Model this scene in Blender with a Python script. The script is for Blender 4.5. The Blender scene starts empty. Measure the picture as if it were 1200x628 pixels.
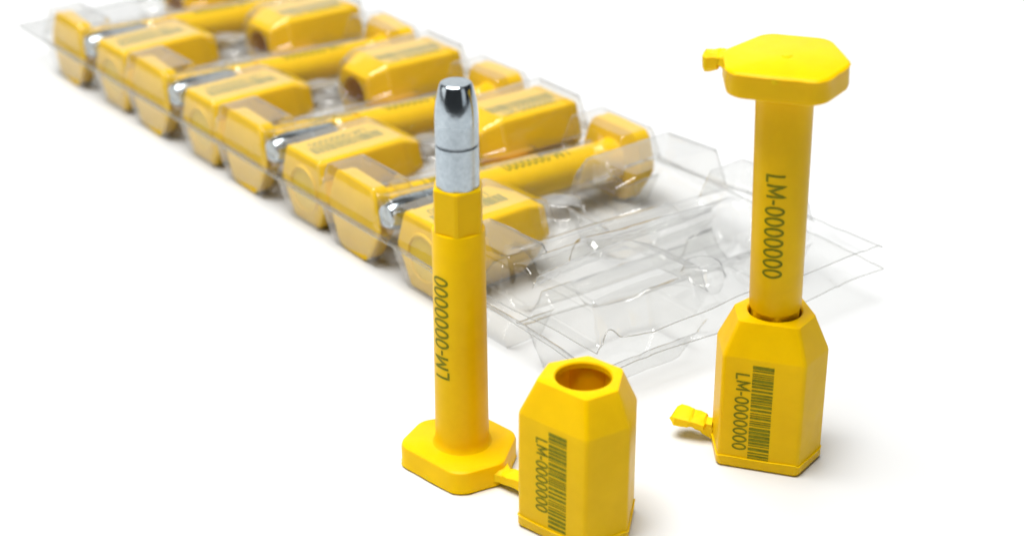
import bpy, math, random
import numpy as np
from mathutils import Matrix, Vector

MM = 0.001
R = math.radians
sc = bpy.context.scene
col = sc.collection

# ------------------------------------------------------------------ camera
cam_d = bpy.data.cameras.new('camera')
cam = bpy.data.objects.new('camera', cam_d)
col.objects.link(cam)
cam.matrix_world = (Matrix.Translation(Vector((0.43, -308.66, 196.58)) * MM)
                    @ Matrix.Rotation(R(90 - 27.70), 4, 'X') @ Matrix.Rotation(R(-1.02), 4, 'Z'))
cam_d.sensor_width = 36.0
cam_d.lens = 2152.8 / 1200 * 36
cam_d.shift_x = (600 - 541.6) / 1200
cam_d.shift_y = (360.3 - 314) / 1200
cam_d.clip_start = 0.01
cam_d.clip_end = 20
cam_d.dof.use_dof = True
cam_d.dof.focus_distance = 0.368
cam_d.dof.aperture_fstop = 16
sc.camera = cam

# ------------------------------------------------------------------ light
world = bpy.data.worlds.new('World')
sc.world = world
world.use_nodes = True
bg = world.node_tree.nodes['Background']
bg.inputs[0].default_value = (0.93, 0.97, 1.0, 1)
bg.inputs[1].default_value = 0.05

def area(name, loc, target, size, power, color=(1, 1, 1), size_y=None):
    d = bpy.data.lights.new(name, 'AREA')
    d.energy = power
    d.color = color
    d.shape = 'RECTANGLE'
    d.size = size
    d.size_y = size_y or size
    o = bpy.data.objects.new(name, d)
    col.objects.link(o)
    o.location = loc
    o.rotation_euler = (Vector(target) - Vector(loc)).to_track_quat('-Z', 'Y').to_euler()
    return o

area('overhead_softbox', (-0.18, -0.02, 1.15), (0.0, 0.03, 0), 0.80, 27.0, (1.0, 0.988, 0.965))
area('left_softbox', (-0.68, -0.02, 0.24), (0.0, 0.04, 0.03), 0.46, 0.6, (1.0, 0.99, 0.97), 0.34)
area('right_softbox', (0.46, -0.42, 0.20), (0.0, 0.02, 0.04), 0.25, 0.18, (0.94, 0.97, 1.0), 0.32)

sc.view_settings.view_transform = 'Standard'
sc.view_settings.look = 'None'
sc.view_settings.exposure = 0
sc.view_settings.gamma = 1
sc.cycles.use_denoising = True
sc.cycles.max_bounces = 12
sc.cycles.transparent_max_bounces = 40
sc.cycles.transmission_bounces = 8
sc.cycles.caustics_reflective = False
sc.cycles.caustics_refractive = False

# ------------------------------------------------------------------ materials
def new_mat(name):
    m = bpy.data.materials.new(name)
    m.use_nodes = True
    nt = m.node_tree
    return m, nt, nt.nodes['Principled BSDF'], nt.nodes['Material Output']

def noise(nt, scale, detail=4, rough=0.6):
    tc = nt.nodes.new('ShaderNodeTexCoord')
    n = nt.nodes.new('ShaderNodeTexNoise')
    n.inputs['Scale'].default_value = scale
    n.inputs['Detail'].default_value = detail
    n.inputs['Roughness'].default_value = rough
    nt.links.new(tc.outputs['Object'], n.inputs['Vector'])
    return n

def ramp(nt, src, stops):
    r = nt.nodes.new('ShaderNodeValToRGB')
    e = r.color_ramp.elements
    while len(e) < len(stops):
        e.new(0.5)
    for el, (p, c) in zip(e, stops):
        el.position = p
        el.color = c if len(c) == 4 else (*c, 1)
    nt.links.new(src, r.inputs[0])
    return r

def plastic(name, c0, c1, rough=0.34, speck=True):
    m, nt, b, out = new_mat(name)
    n = noise(nt, 160, 5)
    r = ramp(nt, n.outputs['Fac'], [(0.3, c0), (0.7, c1)])
    last = r.outputs[0]
    if speck:                                   # a few dark specks moulded into the plastic
        v = nt.nodes.new('ShaderNodeTexVoronoi')
        v.inputs['Scale'].default_value = 150
        tc = nt.nodes.new('ShaderNodeTexCoord')
        nt.links.new(tc.outputs['Object'], v.inputs['Vector'])
        pick = nt.nodes.new('ShaderNodeSeparateColor')
        nt.links.new(v.outputs['Color'], pick.inputs[0])
        g = nt.nodes.new('ShaderNodeMath'); g.operation = 'GREATER_THAN'; g.inputs[1].default_value = 0.86
        nt.links.new(pick.outputs[0], g.inputs[0])
        l = nt.nodes.new('ShaderNodeMath'); l.operation = 'LESS_THAN'; l.inputs[1].default_value = 0.055
        nt.links.new(v.outputs['Distance'], l.inputs[0])
        a = nt.nodes.new('ShaderNodeMath'); a.operation = 'MULTIPLY'
        nt.links.new(g.outputs[0], a.inputs[0]); nt.links.new(l.outputs[0], a.inputs[1])
        a2 = nt.nodes.new('ShaderNodeMath'); a2.operation = 'MULTIPLY'; a2.inputs[1].default_value = 0.55
        nt.links.new(a.outputs[0], a2.inputs[0])
        mx = nt.nodes.new('ShaderNodeMix'); mx.data_type = 'RGBA'
        nt.links.new(a2.outputs[0], mx.inputs['Factor'])
        nt.links.new(last, mx.inputs['A'])
        mx.inputs['B'].default_value = (0.22, 0.12, 0.01, 1)
        last = mx.outputs['Result']
    nt.links.new(last, b.inputs['Base Color'])
    n2 = noise(nt, 420, 3)
    rr = nt.nodes.new('ShaderNodeMapRange')
    rr.inputs['To Min'].default_value = rough - 0.06
    rr.inputs['To Max'].default_value = rough + 0.10
    nt.links.new(n2.outputs['Fac'], rr.inputs['Value'])
    nt.links.new(rr.outputs[0], b.inputs['Roughness'])
    b.inputs['IOR'].default_value = 1.46
    b.inputs['Specular IOR Level'].default_value = 0.11
    b.inputs['Subsurface Weight'].default_value = 0.22
    b.inputs['Subsurface Radius'].default_value = (1.0, 0.55, 0.05)
    b.inputs['Subsurface Scale'].default_value = 0.002
    bump = nt.nodes.new('ShaderNodeBump')
    bump.inputs['Strength'].default_value = 0.25
    bump.inputs['Distance'].default_value = 0.00012
    n3 = noise(nt, 230, 4)
    nt.links.new(n3.outputs['Fac'], bump.inputs['Height'])
    sink = nt.nodes.new('ShaderNodeBump')
    sink.inputs['Strength'].default_value = 0.5
    sink.inputs['Distance'].default_value = 0.0006
    n4 = noise(nt, 75, 2)
    nt.links.new(n4.outputs['Fac'], sink.inputs['Height'])
    nt.links.new(sink.outputs[0], bump.inputs['Normal'])
    nt.links.new(bump.outputs[0], b.inputs['Normal'])
    return m

YEL = plastic('yellow_plastic', (0.76, 0.465, 0.0), (0.83, 0.52, 0.0))
YEL_TORN = plastic('torn_yellow_plastic', (0.82, 0.54, 0.002), (0.88, 0.60, 0.006), 0.5, False)

m, nt, b, out = new_mat('laser_mark')
n = noise(nt, 900, 3)
r = ramp(nt, n.outputs['Fac'], [(0.3, (0.14, 0.15, 0.006)), (0.75, (0.27, 0.24, 0.006))])
nt.links.new(r.outputs[0], b.inputs['Base Color'])
b.inputs['Roughness'].default_value = 0.45
b.inputs['Specular IOR Level'].default_value = 0.08
MARK = m

m, nt, b, out = new_mat('zinc_plated_steel')
b.inputs['Metallic'].default_value = 1
n = noise(nt, 900, 6, 0.7)
r = ramp(nt, n.outputs['Fac'], [(0.25, (0.36, 0.415, 0.455)), (0.55, (0.47, 0.53, 0.57)), (0.8, (0.57, 0.63, 0.67))])
nt.links.new(r.outputs[0], b.inputs['Base Color'])
n2 = noise(nt, 500, 5, 0.7)
rr = nt.nodes.new('ShaderNodeMapRange')
rr.inputs['To Min'].default_value = 0.23
rr.inputs['To Max'].default_value = 0.48
nt.links.new(n2.outputs['Fac'], rr.inputs['Value'])
tcz = nt.nodes.new('ShaderNodeTexCoord')
sep = nt.nodes.new('ShaderNodeSeparateXYZ')
nt.links.new(tcz.outputs['Object'], sep.inputs[0])
pol = nt.nodes.new('ShaderNodeMapRange')           # the turned nose is polished smoother than the plated body
pol.inputs['From Min'].default_value = 0.0712
pol.inputs['From Max'].default_value = 0.0745
pol.inputs['To Min'].default_value = 1.0
pol.inputs['To Max'].default_value = 0.35
nt.links.new(sep.outputs['Z'], pol.inputs['Value'])
mulr = nt.nodes.new('ShaderNodeMath'); mulr.operation = 'MULTIPLY'
nt.links.new(rr.outputs[0], mulr.inputs[0]); nt.links.new(pol.outputs[0], mulr.inputs[1])
nt.links.new(mulr.outputs[0], b.inputs['Roughness'])
bump = nt.nodes.new('ShaderNodeBump')
bump.inputs['Strength'].default_value = 0.22
bump.inputs['Distance'].default_value = 0.00008
n3 = noise(nt, 1300, 4)
nt.links.new(n3.outputs['Fac'], bump.inputs['Height'])
nt.links.new(bump.outputs[0], b.inputs['Normal'])
STEEL = m

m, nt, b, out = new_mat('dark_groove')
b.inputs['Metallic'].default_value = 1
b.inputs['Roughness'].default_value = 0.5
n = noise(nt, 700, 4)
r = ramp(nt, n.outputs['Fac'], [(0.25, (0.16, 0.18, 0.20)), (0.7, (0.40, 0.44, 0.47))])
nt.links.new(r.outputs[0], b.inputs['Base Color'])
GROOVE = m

def film_material(name, tint, haze, gain):
    m = bpy.data.materials.new(name)
    m.use_nodes = True
    nt = m.node_tree
    nt.nodes.clear()
    out = nt.nodes.new('ShaderNodeOutputMaterial')
    tr = nt.nodes.new('ShaderNodeBsdfTransparent')
    tr.inputs[0].default_value = (*tint, 1)
    gl = nt.nodes.new('ShaderNodeBsdfGlossy')
    gl.inputs['Roughness'].default_value = 0.06
    df = nt.nodes.new('ShaderNodeBsdfTranslucent')
    df.inputs[0].default_value = (0.85, 0.86, 0.84, 1)
    d2 = nt.nodes.new('ShaderNodeBsdfDiffuse')
    d2.inputs[0].default_value = (0.85, 0.86, 0.84, 1)
    dm = nt.nodes.new('ShaderNodeMixShader'); dm.inputs[0].default_value = 0.5
    nt.links.new(df.outputs[0], dm.inputs[1]); nt.links.new(d2.outputs[0], dm.inputs[2])
    bump = nt.nodes.new('ShaderNodeBump')
    bump.inputs['Strength'].default_value = 0.25
    bump.inputs['Distance'].default_value = 0.0004
    n = noise(nt, 70, 3)
    nt.links.new(n.outputs['Fac'], bump.inputs['Height'])
    nt.links.new(bump.outputs[0], gl.inputs['Normal'])
    # two-sided film reflectance (Schlick, both faces), the same seen from either side
    geo = nt.nodes.new('ShaderNodeNewGeometry')
    dot = nt.nodes.new('ShaderNodeVectorMath'); dot.operation = 'DOT_PRODUCT'
    nt.links.new(geo.outputs['Incoming'], dot.inputs[0]); nt.links.new(geo.outputs['Normal'], dot.inputs[1])
    def mth(op, x, y=None, clamp=False):
        q = nt.nodes.new('ShaderNodeMath'); q.operation = op; q.use_clamp = clamp
        for k_, val in ((0, x), (1, y)):
            if val is None: continue
            if isinstance(val, (int, float)): q.inputs[k_].default_value = val
            else: nt.links.new(val, q.inputs[k_])
        return q.outputs[0]
    ca = mth('ABSOLUTE', dot.outputs['Value'])
    p5 = mth('POWER', mth('SUBTRACT', 1.0, ca, True), 5.0)
    F1 = mth('ADD', mth('MULTIPLY', p5, 0.96), 0.04)
    mu_out = mth('MULTIPLY', mth('DIVIDE', mth('MULTIPLY', F1, 2.0), mth('ADD', F1, 1.0)), gain, True)
    gz = mth('MULTIPLY', mth('POWER', mth('SUBTRACT', 1.0, ca, True), 3.0), 0.34)
    cm = nt.nodes.new('ShaderNodeMix'); cm.data_type = 'RGBA'
    nt.links.new(gz, cm.inputs['Factor'])
    cm.inputs['A'].default_value = (*tint, 1)
    cm.inputs['B'].default_value = (*[t_ * 0.62 for t_ in tint], 1)
    nt.links.new(cm.outputs['Result'], tr.inputs[0])
    m1 = nt.nodes.new('ShaderNodeMixShader'); m1.inputs[0].default_value = haze
    nt.links.new(tr.outputs[0], m1.inputs[1]); nt.links.new(dm.outputs[0], m1.inputs[2])
    m2 = nt.nodes.new('ShaderNodeMixShader')
    nt.links.new(mu_out, m2.inputs[0])
    nt.links.new(m1.outputs[0], m2.inputs[1]); nt.links.new(gl.outputs[0], m2.inputs[2])
    nt.links.new(m2.outputs[0], out.inputs[0])
    return m

FILM = film_material('clear_film', (0.993, 0.993, 0.988), 0.045, 1.0)
EDGE = film_material('clear_film_cut_edge', (0.80, 0.80, 0.785), 0.25, 1.0)

m, nt, b, out = new_mat('white_sheet')
n = noise(nt, 9, 4)
r = ramp(nt, n.outputs['Fac'], [(0.3, (0.655, 0.667, 0.68)), (0.7, (0.675, 0.687, 0.70))])
nt.links.new(r.outputs[0], b.inputs['Base Color'])
b.inputs['Roughness'].default_value = 0.55
WHITE = m

# ------------------------------------------------------------------ helpers
def link_mesh(name, verts, faces, mat, parent=None, sharp=28, scale=MM):
    me = bpy.data.meshes.new(name)
    me.from_pydata([tuple(c * scale for c in v) for v in verts], [], faces)
    me.validate()
    me.polygons.foreach_set('use_smooth', [True] * len(me.polygons))
    if sharp is not None:
        me.set_sharp_from_angle(angle=R(sharp))
    me.materials.append(mat)
    o = bpy.data.objects.new(name, me)
    col.objects.link(o)
    o.parent = parent
    return o

def empty(name, mw=None):
    o = bpy.data.objects.new(name, None)
    o.empty_display_size = 0.01
    col.objects.link(o)
    if mw is not None:
        o.matrix_world = mw
    return o

def tag(o, label, cat, group=None):
    o['label'] = label
    o['category'] = cat
    if group:
        o['group'] = group

def frame(origin, x, y, z):
    m_ = Matrix((x, y, z)).transposed().to_4x4()
    return Matrix.Translation(Vector(origin) * MM) @ m_

def loft(rings, cap0=True, cap1=True, flip=False):
    """rings: lists of equally many points"""
    n = len(rings[0]); V = []; F = []
    for rg in rings:
        V += [tuple(p) for p in rg]
    for i in range(len(rings) - 1):
        for j in range(n):
            k = (j + 1) % n
            F.append((i * n + j, i * n + k, (i + 1) * n + k, (i + 1) * n + j))
    if cap0: F.append(tuple(range(n))[::-1])
    if cap1: F.append(tuple((len(rings) - 1) * n + j for j in range(n)))
    return V, F

def ring(r, z, n=48, ph=0.0):
    return [(r * math.cos(ph + 2 * math.pi * j / n), r * math.sin(ph + 2 * math.pi * j / n), z) for j in range(n)]

# the seal's six-sided outline: a long front (-Y), a shorter back (+Y), two pointed sides
HA, HB, HW, HC = 7.93, 9.16, 10.93, 5.52
HEX = [(-HA, -HB), (HA, -HB), (HW, -0.23), (HC, HB), (-HC, HB), (-HW, -0.23)]

def hex_outline(k=1.0, inset=0.0, rad=1.2, n=8):
    P = [Vector((x * k, y * k)) for x, y in HEX]
    out_ = []
    N = len(P)
    # inset every edge
    Q = []; ends = []
    for i in range(N):
        a, b_, c = P[i - 1], P[i], P[(i + 1) % N]
        d1, d2 = (b_ - a).normalized(), (c - b_).normalized()
        n1, n2 = Vector((-d1.y, d1.x)), Vector((-d2.y, d2.x))
        bis = (n1 + n2).normalized()
        Q.append(b_ + bis * (inset / bis.dot(n1)))
    for i in range(N):
        a, b_, c = Q[i - 1], Q[i], Q[(i + 1) % N]
        d1, d2 = (a - b_).normalized(), (c - b_).normalized()
        half = d1.angle(d2) / 2
        t = rad / math.tan(half)
        t = min(t, (a - b_).length * 0.45, (c - b_).length * 0.45)
        rr_ = t * math.tan(half)
        cen = b_ + (d1 + d2).normalized() * (rr_ / math.sin(half))
        p0, p1 = b_ + d1 * t, b_ + d2 * t
        a0 = math.atan2((p0 - cen).y, (p0 - cen).x)
        a1 = math.atan2((p1 - cen).y, (p1 - cen).x)
        da = (a1 - a0 + math.pi) % (2 * math.pi) - math.pi
        for j in range(n):
            aa = a0 + da * j / (n - 1)
            out_.append((cen.x + rr_ * math.cos(aa), cen.y + rr_ * math.sin(aa)))
        ends.append((p0, p1))
    full = []
    for i in range(N):                           # a few points along every straight side as well
        full += out_[i * n:(i + 1) * n]
        a, c = ends[i][1], ends[(i + 1) % N][0]
        full += [tuple(a.lerp(c, q / 6)) for q in range(1, 6)]
    out_ = full
    return out_

def hex_ring(z, k=1.0, inset=0.0, rad=1.2, n=8):
    return [(x, y, z) for x, y in hex_outline(k, inset, rad, n)]

# stroke lettering: only the characters the seals carry
GLYPH = {'L': (0.56, [[(0.06, 1), (0.06, 0), (0.52, 0)]], False),
         'M': (0.86, [[(0.06, 0), (0.08, 1), (0.43, 0.22), (0.78, 1), (0.80, 0)]], False),
         '-': (0.40, [[(0.04, 0.42), (0.36, 0.42)]], False),
         '0': (0.62, [[(0.31 + 0.25 * math.cos(t * math.pi / 10) * (1 if True else 1), 0.5 + 0.5 * math.sin(t * math.pi / 10)) for t in range(20)]], True)}

def strokes(text, cap, length, w):
    """quads (x along the writing, y up) for the text"""
    tot = sum(GLYPH[c][0] + 0.10 for c in text) - 0.10
    kx = length / tot
    V, F = [], []
    x0 = 0.0
    for ch in text:
        adv, lines, closed = GLYPH[ch]
        for ln in lines:
            pts = [Vector(((x0 + px) * kx, py * cap)) for px, py in ln]
            dense = []
            m_ = len(pts) if closed else len(pts) - 1
            for i in range(m_):
                a, b_ = pts[i], pts[(i + 1) % len(pts)]
                st = 1 if closed else max(1, int((b_ - a).length / (cap * 0.14)))
                dense += [a.lerp(b_, q / st) for q in range(st)]
            if not closed: dense.append(pts[-1])
            n = len(dense); base = len(V)
            for i, p in enumerate(dense):
                a = dense[i - 1] if (i > 0 or closed) else None
                c = dense[(i + 1) % n] if (i < n - 1 or closed) else None
                d1 = (p - a).normalized() if a is not None else (c - p).normalized()
                d2 = (c - p).normalized() if c is not None else d1
                n1, n2 = Vector((-d1.y, d1.x)), Vector((-d2.y, d2.x))
                bis = n1 + n2
                bis = n1 if bis.length < 1e-4 else bis.normalized()
                off = bis * (w / 2 / max(0.45, bis.dot(n1)))
                V.append(p + off); V.append(p - off)
            for i in range(n if closed else n - 1):
                j = (i + 1) % n
                F.append((base + 2 * i, base + 2 * i + 1, base + 2 * j + 1, base + 2 * j))
        x0 += adv + 0.10
    return V, F

TEXT = 'LM-0000000'

# ------------------------------------------------------------------ one pin (stands on its head, tip up)
Z_PLATE, Z_COL, Z_HEX, Z_GRV, Z_TIP = 5.15, 51.3, 60.0, 68.2, 79.9
def build_pin(parent, rnd=0):
    K = 1.07
    rg = [hex_ring(0.0, K, 0.55, 3.4), hex_ring(0.15, K, 0.15, 3.8), hex_ring(0.45, K, -0.05, 4.0), hex_ring(0.75, K, 0.05, 4.0), hex_ring(4.1, K, 0.0, 4.0),
          hex_ring(4.75, K, 0.2, 3.8), hex_ring(Z_PLATE, K, 0.85, 3.2)]
    rnd = random.Random(5)
    rg[2] = [(x * (1 + q), y * (1 + q), z + rnd.uniform(-.05, .05)) for (x, y, z) in rg[2] for q in (rnd.uniform(-0.004, 0.012),)]
    V, F = loft(rg)
    head = link_mesh('bolt_head', V, F, YEL, parent, 40)
    # gate mark in the middle of the head's outer face
    rgs = [ring(1.0, 0.02, 20), ring(0.9, -0.12, 20), ring(0.3, -0.16, 20)]
    V, F = loft([r_[::-1] for r_ in rgs])
    link_mesh('gate_mark', V, F, YEL, head, 40)
    V, F = loft([[(x, -9.55 + y, z) for x, y, z in q] for q in ([(-1.0, 0, .3), (-.3, -.3, .35), (.6, -.35, .3), (1.2, 0, .35), (.2, .5, .4)], [(-.8, 0, 1.1), (-.2, -.35, 1.5), (.4, -.3, 1.4), (.9, 0, 1.0), (.1, .5, .9)])])
    link_mesh('flash_nick', V, F, YEL_TORN, head, 30)
    prof = [(6.1, 4.9), (5.75, 5.25), (5.45, 5.75), (5.27, 6.6), (5.22, 12), (5.1, 32), (5.0, Z_COL - 0.25), (4.9, Z_COL - 0.02), (4.2, Z_COL)]
    V, F = loft([ring(r_, z, 64) for r_, z in prof])
    shaft = link_mesh('shaft', V, F, YEL, parent, 40)
    hx = lambda r_, z, f: [(r_ * f_ * math.cos(a), r_ * f_ * math.sin(a), z) for a, f_ in hexr(f)]
    def hexr(f):
        o_ = []
        for j in range(48):
            a = 2 * math.pi * j / 48
            q = (a - R(12)) % (math.pi / 3) - math.pi / 6
            o_.append((a, min(1.0, 0.885 / math.cos(q))))
        return o_
    rg = [hx(4.95, Z_COL - 0.6, 1), hx(4.95, Z_HEX - 0.35, 1), hx(4.8, Z_HEX - 0.08, 1), hx(4.5, Z_HEX, 1), ring(4.05, Z_HEX, 48)]
    V, F = loft(rg, True, True)
    link_mesh('collar', V, F, YEL, parent, 14)
    prof = [(4.0, Z_HEX - 1), (4.0, Z_GRV - 0.3), (3.72, Z_GRV - 0.22), (3.72, Z_GRV + 0.22), (4.0, Z_GRV + 0.3), (4.02, 73.0)]
    prof += [(4.02 - 1.0 * (q / 12) ** 2.0, 73.0 + 6.4 * q / 12) for q in range(1, 13)]
    prof += [(2.88, 79.68), (2.65, 79.86), (0.9, Z_TIP)]
    V, F = loft([ring(r_, z, 64) for r_, z in prof])
    tip = link_mesh('steel_tip', V, F, STEEL, parent, 14)
    V, F = loft([ring(3.74, Z_GRV - 0.24, 64), ring(3.76, Z_GRV, 64), ring(3.74, Z_GRV + 0.24, 64)], False, False)
    link_mesh('groove_ring', V, F, GROOVE, tip, 60)
    # lettering wrapped round the shaft; reads from the head (L) to the tip, its top towards -X when seen from the front
    V2, F2 = strokes(TEXT, 3.4, 21.5, 0.47)
    V = []
    for p in V2:
        z = 21.3 + p.x
        rr_ = 5.22 + (5.0 - 5.22) * (z - 12) / (Z_COL - 12) + 0.05
        th = R(-90) - (p.y - 1.65) / rr_
        V.append((rr_ * math.cos(th), rr_ * math.sin(th), z))
    link_mesh('lettering', V, F2, MARK, shaft, None)
    return head

# ------------------------------------------------------------------ one barrel (stands on its closed end, hole up)
H_SH, H_TOP, TK = 24.6, 31.2, 0.725

def build_barrel(parent, bar_u=0.20, txt_u=-2.55, body_name='body', seed=3, tlen=17.0, floor=17.0):
    rnd = random.Random(seed)
    rg = [hex_ring(0.5, 1, 0.5, 1.0), hex_ring(2.0, 1, 0.0, 1.1), hex_ring(H_SH - 0.35, 1, 0.0, 1.1), hex_ring(H_SH + 0.25, 1, 0.13, 1.1)]
    k1 = TK + (1 - TK) * 0.05
    rg += [hex_ring(H_TOP - 0.45, k1, 0.02, 1.0), hex_ring(H_TOP - 0.1, TK, 0.0, 1.0), hex_ring(H_TOP, TK, 0.35, 0.9)]
    # circle points placed at the same bearing as the outline's points
    ang = [math.atan2(y, x) for x, y, _ in rg[-1]]
    circ = lambda r_, z: [(r_ * math.cos(a), r_ * math.sin(a), z) for a in ang]
    rg += [circ(5.38, H_TOP - 0.02), circ(5.15, H_TOP - 0.3), circ(5.1, H_TOP - 1.3), circ(5.9, H_TOP - 1.5)]
    def bore(z):
        o_ = []
        for a in ang:
            q = (a - R(30)) % (math.pi / 3) - math.pi / 6
            r_ = 5.5 / math.cos(q)
            o_.append((r_ * math.cos(a), r_ * math.sin(a), z))
        return o_
    rg += [bore(H_TOP - 1.8), bore(floor)]
    V, F = loft(rg)
    body = link_mesh(body_name, V, F, YEL, parent, 22)
    # closing cap welded on at the foot, with an uneven bead of flash
    out0 = hex_outline(1, -0.14, 1.3)
    n = len(out0)
    def wav(j, s):
        return s * (math.sin(j * 0.9 + seed) * 0.5 + math.sin(j * 0.37 + 2 * seed) * 0.5)
    top = [(x, y, 2.15 + wav(j, 0.22)) for j, (x, y) in enumerate(out0)]
    bead = [(x, y, 2.45 + wav(j, 0.22)) for j, (x, y) in enumerate(hex_outline(1, -0.26, 1.3))]
    inn = [(x, y, 2.55 + wav(j, 0.22)) for j, (x, y) in enumerate(hex_outline(1, 0.05, 1.1))]
    rg = [hex_ring(0.0, 1, 0.7, 1.0), hex_ring(0.2, 1, 0.2, 1.1), hex_ring(0.7, 1, -0.14, 1.3), top, bead, inn]
    V, F = loft(rg)
    link_mesh('base_cap', V, F, YEL, parent if body_name == 'body' else body, 50)
    # barcode: bars across, stacked from top to bottom on the front face
    y = -HB - 0.05
    V, F = [], []
    z = 23.4
    first = True
    while z > 2.9:
        h_ = rnd.choice((0.22, 0.22, 0.3, 0.45, 0.62)) if not first else 0.75
        first = False
        z1 = max(z - h_, 2.7)
        i = len(V)
        V += [(bar_u, y, z), (bar_u, y, z1), (bar_u + 4.1, y, z1), (bar_u + 4.1, y, z)]
        F.append((i, i + 1, i + 2, i + 3))
        z = z1 - rnd.choice((0.2, 0.2, 0.27, 0.4))
    link_mesh('barcode', V, F, MARK, body, None)
    V2, F2 = strokes(TEXT, 2.5, tlen, 0.38)
    V = [(txt_u + p.y, y, 21.3 - p.x) for p in V2]
    link_mesh('lettering', V, F2, MARK, body, None)
    return body

def copy_tree(o, parent=None):
    c = o.copy()
    col.objects.link(c)
    c.parent = parent
    for k_ in sorted(o.children, key=lambda q: q.name):
        copy_tree(k_, c)
    return c

def warp_bar(name, path, mat, parent, sharp=35):
    """a bar through rectangular sections: path = [(centre, half width vec, half height vec)]"""
    rings = []
    rnd = random.Random(len(name) * 7 + 1)
    fine = []
    for (c0, a0, b0), (c1, a1, b1) in zip(path, path[1:]):
        for q in (0, 0.5):
            fine.append([tuple(x * (1 - q) + y * q for x, y in zip(p_, r_)) for p_, r_ in ((c0, c1), (a0, a1), (b0, b1))])
    fine.append(path[-1])
    for c, a, b_ in fine:
        c, a, b_ = Vector(c), Vector(a), Vector(b_)
        pts = []
        for sx, sy in ((-1, -.6), (-.6, -1), (.6, -1), (1, -.6), (1, .6), (.6, 1), (-.6, 1), (-1, .6)):
            pts.append(tuple(c + a * sx + b_ * sy + Vector((rnd.uniform(-.22, .22), rnd.uniform(-.16, .16), rnd.uniform(-.2, .2)))))
        rings.append(pts)
    V, F = loft(rings)
    return link_mesh(name, V, F, mat, parent, sharp)

# ------------------------------------------------------------------ table
def build_table():
    V, F = [], []
    xs = np.linspace(-1300, 1500, 9)
    prof = [(y, 0.0) for y in np.linspace(-340, 620, 7)]
    prof += [(620 + 200 * math.sin(R(t)), 200 - 200 * math.cos(R(t))) for t in range(8, 81, 8)]
    prof += [(prof[-1][0] + q * 17.4, prof[-1][1] + q * 98.5) for q in range(1, 6)]   # the sheet sweeps up behind
    for yy, zz in prof:
        for xx in xs:
            V.append((xx, yy, zz))
    for i in range(len(prof) - 1):
        for j in range(8):
            a = i * 9 + j
            F.append((a, a + 1, a + 10, a + 9))
    o = link_mesh('table_surface', V, F, WHITE, None, None)
    o['kind'] = 'structure'
    return o
build_table()

# ------------------------------------------------------------------ the opened seal in front
def rotz(x, y, a):
    c, s = math.cos(R(a)), math.sin(R(a))
    return x * c - y * s, x * s + y * c

PSI_A, PSI_BA = -45.9, -41.76
seal = empty('bolt_seal', Matrix.Rotation(R(PSI_A), 4, 'Z'))
tag(seal, 'opened yellow bolt seal, pin standing on its head with bare steel tip, barrel joined beside', 'bolt seal')
build_pin(seal)
hold = empty('hold')
bb = build_barrel(hold, -0.6, -3.4, 'barrel', 3, 15.6)
bb.parent = seal
bb['label'] = 'empty yellow barrel with open round hole and barcode on its front face'
bx_, by_ = rotz(22.13, -20.96, -PSI_A)
bb.matrix_local = Matrix.Translation(Vector((bx_, by_, 0.0)) * MM) @ Matrix.Rotation(R(PSI_BA - PSI_A), 4, 'Z')
bpy.data.objects.remove(hold)
# thin tab still joining head and barrel
vx = 1.07 * HW
ex, ey = rotz(*[a + b_ for a, b_ in zip((22.13, -20.96), rotz(-HW, -0.23, PSI_BA))], -PSI_A)
warp_bar('connecting_tab', [((vx - 1.6, -0.2, 2.3), (0, 2.6, 0), (0, 0, 1.6)), ((vx + 0.3, -0.1, 2.2), (0, 1.5, 0), (0, 0, 1.1)),
                            ((vx + 1.0, 0, 2.3), (0, 1.9, 0), (0, 0, 1.4)), ((vx + 3.5, ey * .5, 2.5), (0, 1.8, 0), (0, 0, 1.5)),
                            ((ex - 0.6, ey, 2.6), (0, 1.5, 0), (0, 0, 1.5)), ((ex + 0.8, ey, 2.6), (0, 1.6, 0), (0, 0, 1.6))], YEL_TORN, seal)

# ------------------------------------------------------------------ the locked seal on the right
PSI_S, PSI_P = -19.4, -21.0
SX, SY = 60.55, 3.31
lock = empty('bolt_seal', Matrix.Translation(Vector((SX, SY, 0)) * MM) @ Matrix.Rotation(R(PSI_S), 4, 'Z'))
tag(lock, 'locked yellow bolt seal on the right, pin pushed head up into its barrel', 'bolt seal')
hold = empty('hold')
bb = build_barrel(hold, -2.0, -5.0, 'barrel', 8, 17.0, 3.0)
bb.parent = lock
bpy.data.objects.remove(hold)
pin_hold = empty('hold')
build_pin(pin_hold)
# head up: turn about Y, lean a little
lean = Vector((*rotz(-1.65, -2.70, -PSI_S), 83.55 - 31.2))
zax = -lean.normalized()
xax = Vector((-math.cos(R(PSI_P - PSI_S)), -math.sin(R(PSI_P - PSI_S)), 0))
yax = zax.cross(xax).normalized(); xax = yax.cross(zax)
pm = frame(Vector((lean.x, lean.y, 83.55)), xax, yax, zax)
for k_ in list(pin_hold.children):
    k_.parent = lock
    k_.matrix_local = pm
bpy.data.objects.remove(pin_hold)
vx = HW
bt = warp_bar('broken_tab', [((-vx + 0.4, -.2, 3.6), (0, 1.5, 0), (0, 0, 1.1)), ((-vx - 1.0, -.2, 3.7), (0, 1.2, 0), (0, 0, 0.8)),
                        ((-vx - 1.4, -.2, 3.9), (0, 2.2, 0.2), (0, 0, 1.0)), ((-vx - 4.0, -.2, 4.3), (0, 2.3, 0.3), (0.2, 0, 0.9)),
                        ((-vx - 4.6, -.1, 4.2), (0, 2.4, 0.3), (0.2, 0, 1.3)), ((-vx - 7.0, 0.1, 4.5), (0.4, 2.2, 0.5), (0.3, 0, 1.2)), ((-vx - 7.8, 0.3, 4.7), (0.5, 1.6, 0.3), (0.2, 0, 0.6))], YEL_TORN, lock)
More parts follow.
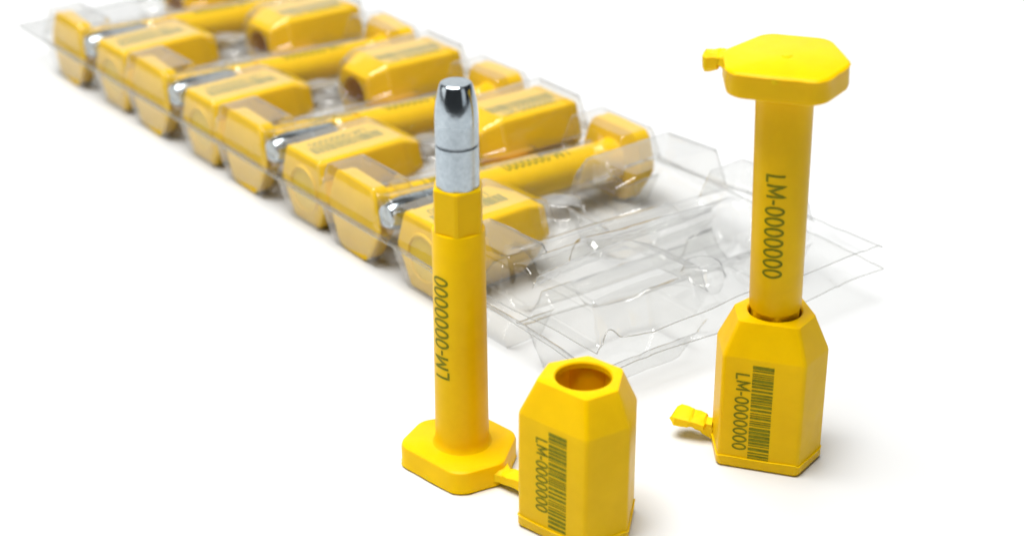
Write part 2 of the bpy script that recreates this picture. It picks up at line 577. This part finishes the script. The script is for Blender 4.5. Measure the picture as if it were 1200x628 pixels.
warp_bar('torn_web', [((-vx + 0.4, -.6, 2.2), (0, 0.9, 0), (0, 0, 1.7)), ((-vx - 1.5, -.6, 2.7), (0, 0.8, 0), (0, 0, 1.1)), ((-vx - 3.2, -.7, 3.2), (0, 0.8, 0), (0, 0, 0.8)),
                      ((-vx - 4.6, -.8, 3.4), (0, 0.5, 0.1), (0, 0, 0.5))], YEL_TORN, bt)
# stub of the tab on the head: in pin coordinates +X
px_ = 1.07 * HW
st = warp_bar('tab_stub', [((px_ - 1.8, -0.2, 1.9), (0, 2.8, 0), (0, 0, 1.7)), ((px_ + 0.1, -0.3, 1.3), (0, 1.9, 0), (0, 0, 1.1)),
                           ((px_ + 0.6, -0.4, 1.9), (0, 1.9, 0), (0, 0, 1.7)), ((px_ + 2.9, -0.5, 2.1), (0.3, 1.9, 0.2), (0.2, 0, 1.9)),
                           ((px_ + 3.1, -0.5, 2.0), (0.1, 1.7, 0.2), (0.1, 0, 1.7))], YEL_TORN, lock)
st.matrix_local = pm

# ------------------------------------------------------------------ tray frame: s along the tray, v across it
T0 = Vector((-23.93, 90.74, 0))
SD = Vector((math.cos(R(-53.43)), math.sin(R(-53.43)), 0))
VD = Vector((-SD.y, SD.x, 0))
UP = Vector((0, 0, 1))
TRAY = frame(T0, SD, VD, UP)
PITCH = 51.0
A_S, B_S = 9.2, -3.9                # shaft positions of the two pins in a unit
BA_S, BB_S = 24.4, -19.1            # their barrels
PIN_Z0, PIN_Z1 = 10.15, 14.8        # axis height at the head and at the tip
NEAR, FAR = 1.0, 76.6
AX = (FAR - NEAR - 0.3) / 79.9          # pins in the tray

def tray_matrix(origin, x, y, z):
    return TRAY @ frame(origin, x, y, z)

sA = Vector((1, 0, 0)); vA = Vector((0, 1, 0)); zA = Vector((0, 0, 1))
rnd = random.Random(12)
jig = lambda a: rnd.uniform(-a, a)
order = ('first', 'second', 'third', 'fourth')
proto_pin = proto_bar = None
for i in range(4):
    ds = -PITCH * i
    for kind in 'AB':
        head_v, tip_v, ss = (FAR, NEAR + 0.3, A_S) if kind == 'A' else (NEAR, FAR - 0.3, B_S)
        p0 = Vector((ss + ds, head_v, PIN_Z0)); p1 = Vector((ss + ds, tip_v, PIN_Z1))
        if kind == 'B':                         # lies lower, tucked against its neighbour
            p1 = Vector((ss + ds + 1.9, tip_v, 5.6))
        z_ = (p1 - p0).normalized()
        y_ = -(zA - z_ * zA.dot(z_)).normalized()
        x_ = y_.cross(z_)
        if proto_pin is None:
            proto_pin = empty('seal_pin'); build_pin(proto_pin); o = proto_pin
        else:
            o = copy_tree(proto_pin)
        o.matrix_world = tray_matrix(p0, x_, y_, z_) @ Matrix.Rotation(R(jig(5)), 4, 'Z') @ Matrix.Diagonal((1, 1, AX, 1))
        if kind == 'A':
            tag(o, 'yellow pin in tray, steel tip at near edge, %s from the empty end' % order[i], 'seal pin', 'pins with steel tip towards the near edge')
        else:
            tag(o, 'yellow pin in tray, flat head at near edge, %s from the empty end' % order[i], 'seal pin', 'pins with head at the near edge')
    for kind in 'AB':
        if kind == 'A':
            p = Vector((BA_S + ds + jig(.3), NEAR + 0.5, 9.55)); z_ = Vector((jig(.012), 1, jig(.006))).normalized(); x_ = sA
        else:
            p = Vector((BB_S + 1.2 + ds, FAR - 0.2, 10.1)); z_ = Vector((jig(.012), -1, 0.03 + jig(.008))).normalized(); x_ = -sA
        y_ = z_.cross(x_).normalized(); x_ = y_.cross(z_)
        if proto_bar is None:
            proto_bar = empty('seal_barrel'); build_barrel(proto_bar, -2.0, -5.0, 'body', 5); o = proto_bar
            rgs = [ring(6.3, 0.02, 40), ring(6.2, -0.5, 40), ring(5.6, -0.55, 40), ring(5.4, -0.15, 40)]
            V, F = loft([r_[::-1] for r_ in rgs])
            link_mesh('end_disc', V, F, YEL, next(q for q in proto_bar.children if q.name.startswith('base_cap')), 30)
        else:
            o = copy_tree(proto_bar)
        o.matrix_world = tray_matrix(p, x_, y_, z_)
        if kind == 'A':
            tag(o, 'yellow barrel in near row of tray, closed end outward, %s from empty end' % order[i], 'seal barrel', 'barrels along the near edge of the tray')
        else:
            tag(o, 'yellow barrel in far row of tray, hole facing inward, %s from empty end' % order[i], 'seal barrel', 'barrels along the far edge of the tray')

# ------------------------------------------------------------------ the clear two-piece tray
ZF = 11.2
def smin(a, b_, k):
    h_ = np.clip(0.5 + 0.5 * (b_ - a) / k, 0, 1)
    return b_ * (1 - h_) + a * h_ - k * h_ * (1 - h_)
def smax(a, b_, k):
    return -smin(-a, -b_, k)

def wobble(S, V_, seed, scale):
    rnd = random.Random(seed)
    o_ = np.zeros_like(S)
    for _ in range(14):
        a = rnd.uniform(0, 2 * math.pi); f_ = rnd.uniform(0.4, 1.6) / scale
        o_ += np.sin((S * math.cos(a) + V_ * math.sin(a)) * f_ * 2 * math.pi + rnd.uniform(0, 6.28)) / 14 ** 0.5
    return o_

def shell_height(S, V_, up):
    sgn = 1 if up else -1
    h_ = np.zeros_like(S)
    lim_head = (20.75 - ZF) if up else (ZF - 0.12)
    for i in range(-1, 4):
        for flip in (False, True):
            lim_bar = ((21.2 if flip else 19.8) - ZF) if up else (ZF - 0.12)
            s = S + PITCH * i
            v = V_
            if flip:
                s, v = (A_S + B_S) - s, (NEAR + FAR) - v
            # head pocket (pin B)
            d = np.abs(s - B_S)
            k = 3.1 if up else 2.6
            f_ = smin(smin((13.0 - d) * k, (v + 0.55) * 9, 1.2), smin((12.2 - v) * 7, np.full_like(v, lim_head), 0.9), 1.0)
            h_ = smax(h_, f_, 0.5)
            # shaft channel of pin B, from its head to its tip
            zc = PIN_Z0 + ((PIN_Z1 if flip else 7.0) - PIN_Z0) * np.clip((v - NEAR) / 75, 0, 1)
            rr_ = np.where(v > 57, 5.2, 6.0)
            top = (zc - ZF if up else ZF - zc) + np.sqrt(np.clip(rr_ ** 2 - np.clip(d, 0, rr_ - .3) ** 2, 0, None))
            f_ = smin(np.minimum(top, (rr_ + 0.9 - d) * 5), smin((v - 5) * 4, (FAR + 1.4 - v) * 5, 1), 0.8)
            h_ = smax(h_, f_, 0.5)
            # barrel pocket (barrel A)
            d = np.abs(s - BA_S + (1.2 if flip else 0.0))
            half = 12.1 - np.clip((v - 27.2) / 6.6, 0, 1) * 3.2
            k = 2.9 if up else 1.75
            lim = np.full_like(v, lim_bar) - np.clip((v - 26.3) / 6.6, 0, 1) * (2.8 if up else 2.6)
            f_ = smin(smin((half - d) * k, (v + 0.45) * 9, 1.2), smin((33.4 - v) * 5, lim, 0.9), 1.0)
            h_ = smax(h_, f_, 0.5)
            if up:
                # peg between the two rows
                rad_ = np.sqrt((s - 27.0) ** 2 + (v - 38.2) ** 2)
                f_ = smin((4.7 - rad_) * 5, np.full_like(v, 3.2), 0.8)
                h_ = smax(h_, f_, 0.4)
    return sgn * h_

def build_shell(name, up, s0, s1, v0, v1, parent):
    ns, nv = int((s1 - s0) / 0.55), int((v1 - v0) / 0.42)
    s_ = np.linspace(s0, s1, ns); v_ = np.linspace(v0, v1, nv)
    S, V_ = np.meshgrid(s_, v_, indexing='ij')
    # the end was cut by hand: a little skew, and the near corner of the upper sheet is trimmed away
    S = S + (3.0 * V_ / 80 - (2.0 * np.exp(-((V_ - 3.0) / 4.0) ** 2) + 0.5 * np.sin(V_ * 0.35) * np.exp(-V_ / 30) if up else 0.8 * np.sin(V_ * 0.11))) * np.clip((S - 45) / 43, 0, 1)
    Z = ZF + shell_height(S, V_, up) + (0.12 if up else -0.12)
    t = np.clip((S - 5) / 85, 0, 1)
    if up:
        Z = Z + 3.3 * t * t * (3 - 2 * t)
    else:
        Z = Z - 2.4 * t * t * (3 - 2 * t)
    calm = 0.06 + 0.30 * np.clip((S - 36) / 30, 0, 1)
    Z = Z + wobble(S, V_, 4 if up else 9, 26) * calm
    cre = np.abs(wobble(S, V_, 14 if up else 19, 34))             # handling creases towards the opened end
    Z = Z - np.clip(0.35 - cre, 0, 1) * 0.7 * np.clip((S - 44) / 25, 0, 1)
    # stiffening double crease just inside the rim
    e = np.minimum(S - s0, np.minimum(V_ - v0, v1 - V_))
    Z = Z - (0.7 if up else -0.2) * np.clip((0.9 - e) / 0.8, 0, 1)
    Z = np.maximum(Z, 0.12)
    X = S + wobble(S, V_, 5, 40) * calm
    Y = V_ + wobble(S, V_, 6, 40) * calm
    verts = np.stack([X, Y, Z], -1).reshape(-1, 3) * MM
    idx = np.arange(ns * nv).reshape(ns, nv)
    faces = np.stack([idx[:-1, :-1], idx[1:, :-1], idx[1:, 1:], idx[:-1, 1:]], -1).reshape(-1, 4)
    me = bpy.data.meshes.new(name)
    me.vertices.add(len(verts)); me.vertices.foreach_set('co', verts.ravel())
    me.loops.add(faces.size); me.loops.foreach_set('vertex_index', faces.ravel())
    me.polygons.add(len(faces)); me.polygons.foreach_set('loop_start', np.arange(len(faces)) * 4)
    me.polygons.foreach_set('use_smooth', np.ones(len(faces), bool))
    me.update(); me.validate()
    me.materials.append(FILM)
    o = bpy.data.objects.new(name, me)
    col.objects.link(o)
    o.parent = parent
    # the cut rim of the film, a hair thicker than the film itself
    P3 = np.stack([X, Y, Z], -1)
    loop = np.concatenate([P3[:-1, 0], P3[-1, :-1], P3[:0:-1, -1], P3[0, :0:-1]])
    n = len(loop)
    r_ = 0.16
    tang = np.roll(loop, -1, 0) - np.roll(loop, 1, 0)
    tang /= np.linalg.norm(tang, axis=1)[:, None] + 1e-9
    side = np.cross(tang, [0, 0, 1.0]); side /= np.linalg.norm(side, axis=1)[:, None] + 1e-9
    upv = np.cross(side, tang)
    rings = [loop + r_ * (side * math.cos(a) + upv * math.sin(a)) for a in (0, math.pi / 2, math.pi, 1.5 * math.pi)]
    V = np.stack(rings, 1).reshape(-1, 3)
    V[:, 2] = np.maximum(V[:, 2], 0.05)
    F = []
    for j in range(n):
        k = (j + 1) % n
        for q in range(4):
            w = (q + 1) % 4
            F.append((j * 4 + q, k * 4 + q, k * 4 + w, j * 4 + w))
    link_mesh('cut_edge', V.tolist(), F, EDGE, o, None)
    return o

tray = empty('blister_tray', TRAY)
tag(tray, 'clear plastic clamshell blister tray full of yellow seals, one end empty and slightly open', 'tray')
build_shell('lower_shell', False, -185, 90, -2.4, 81.4, tray)
build_shell('upper_shell', True, -184, 89, -2.0, 81.0, tray)
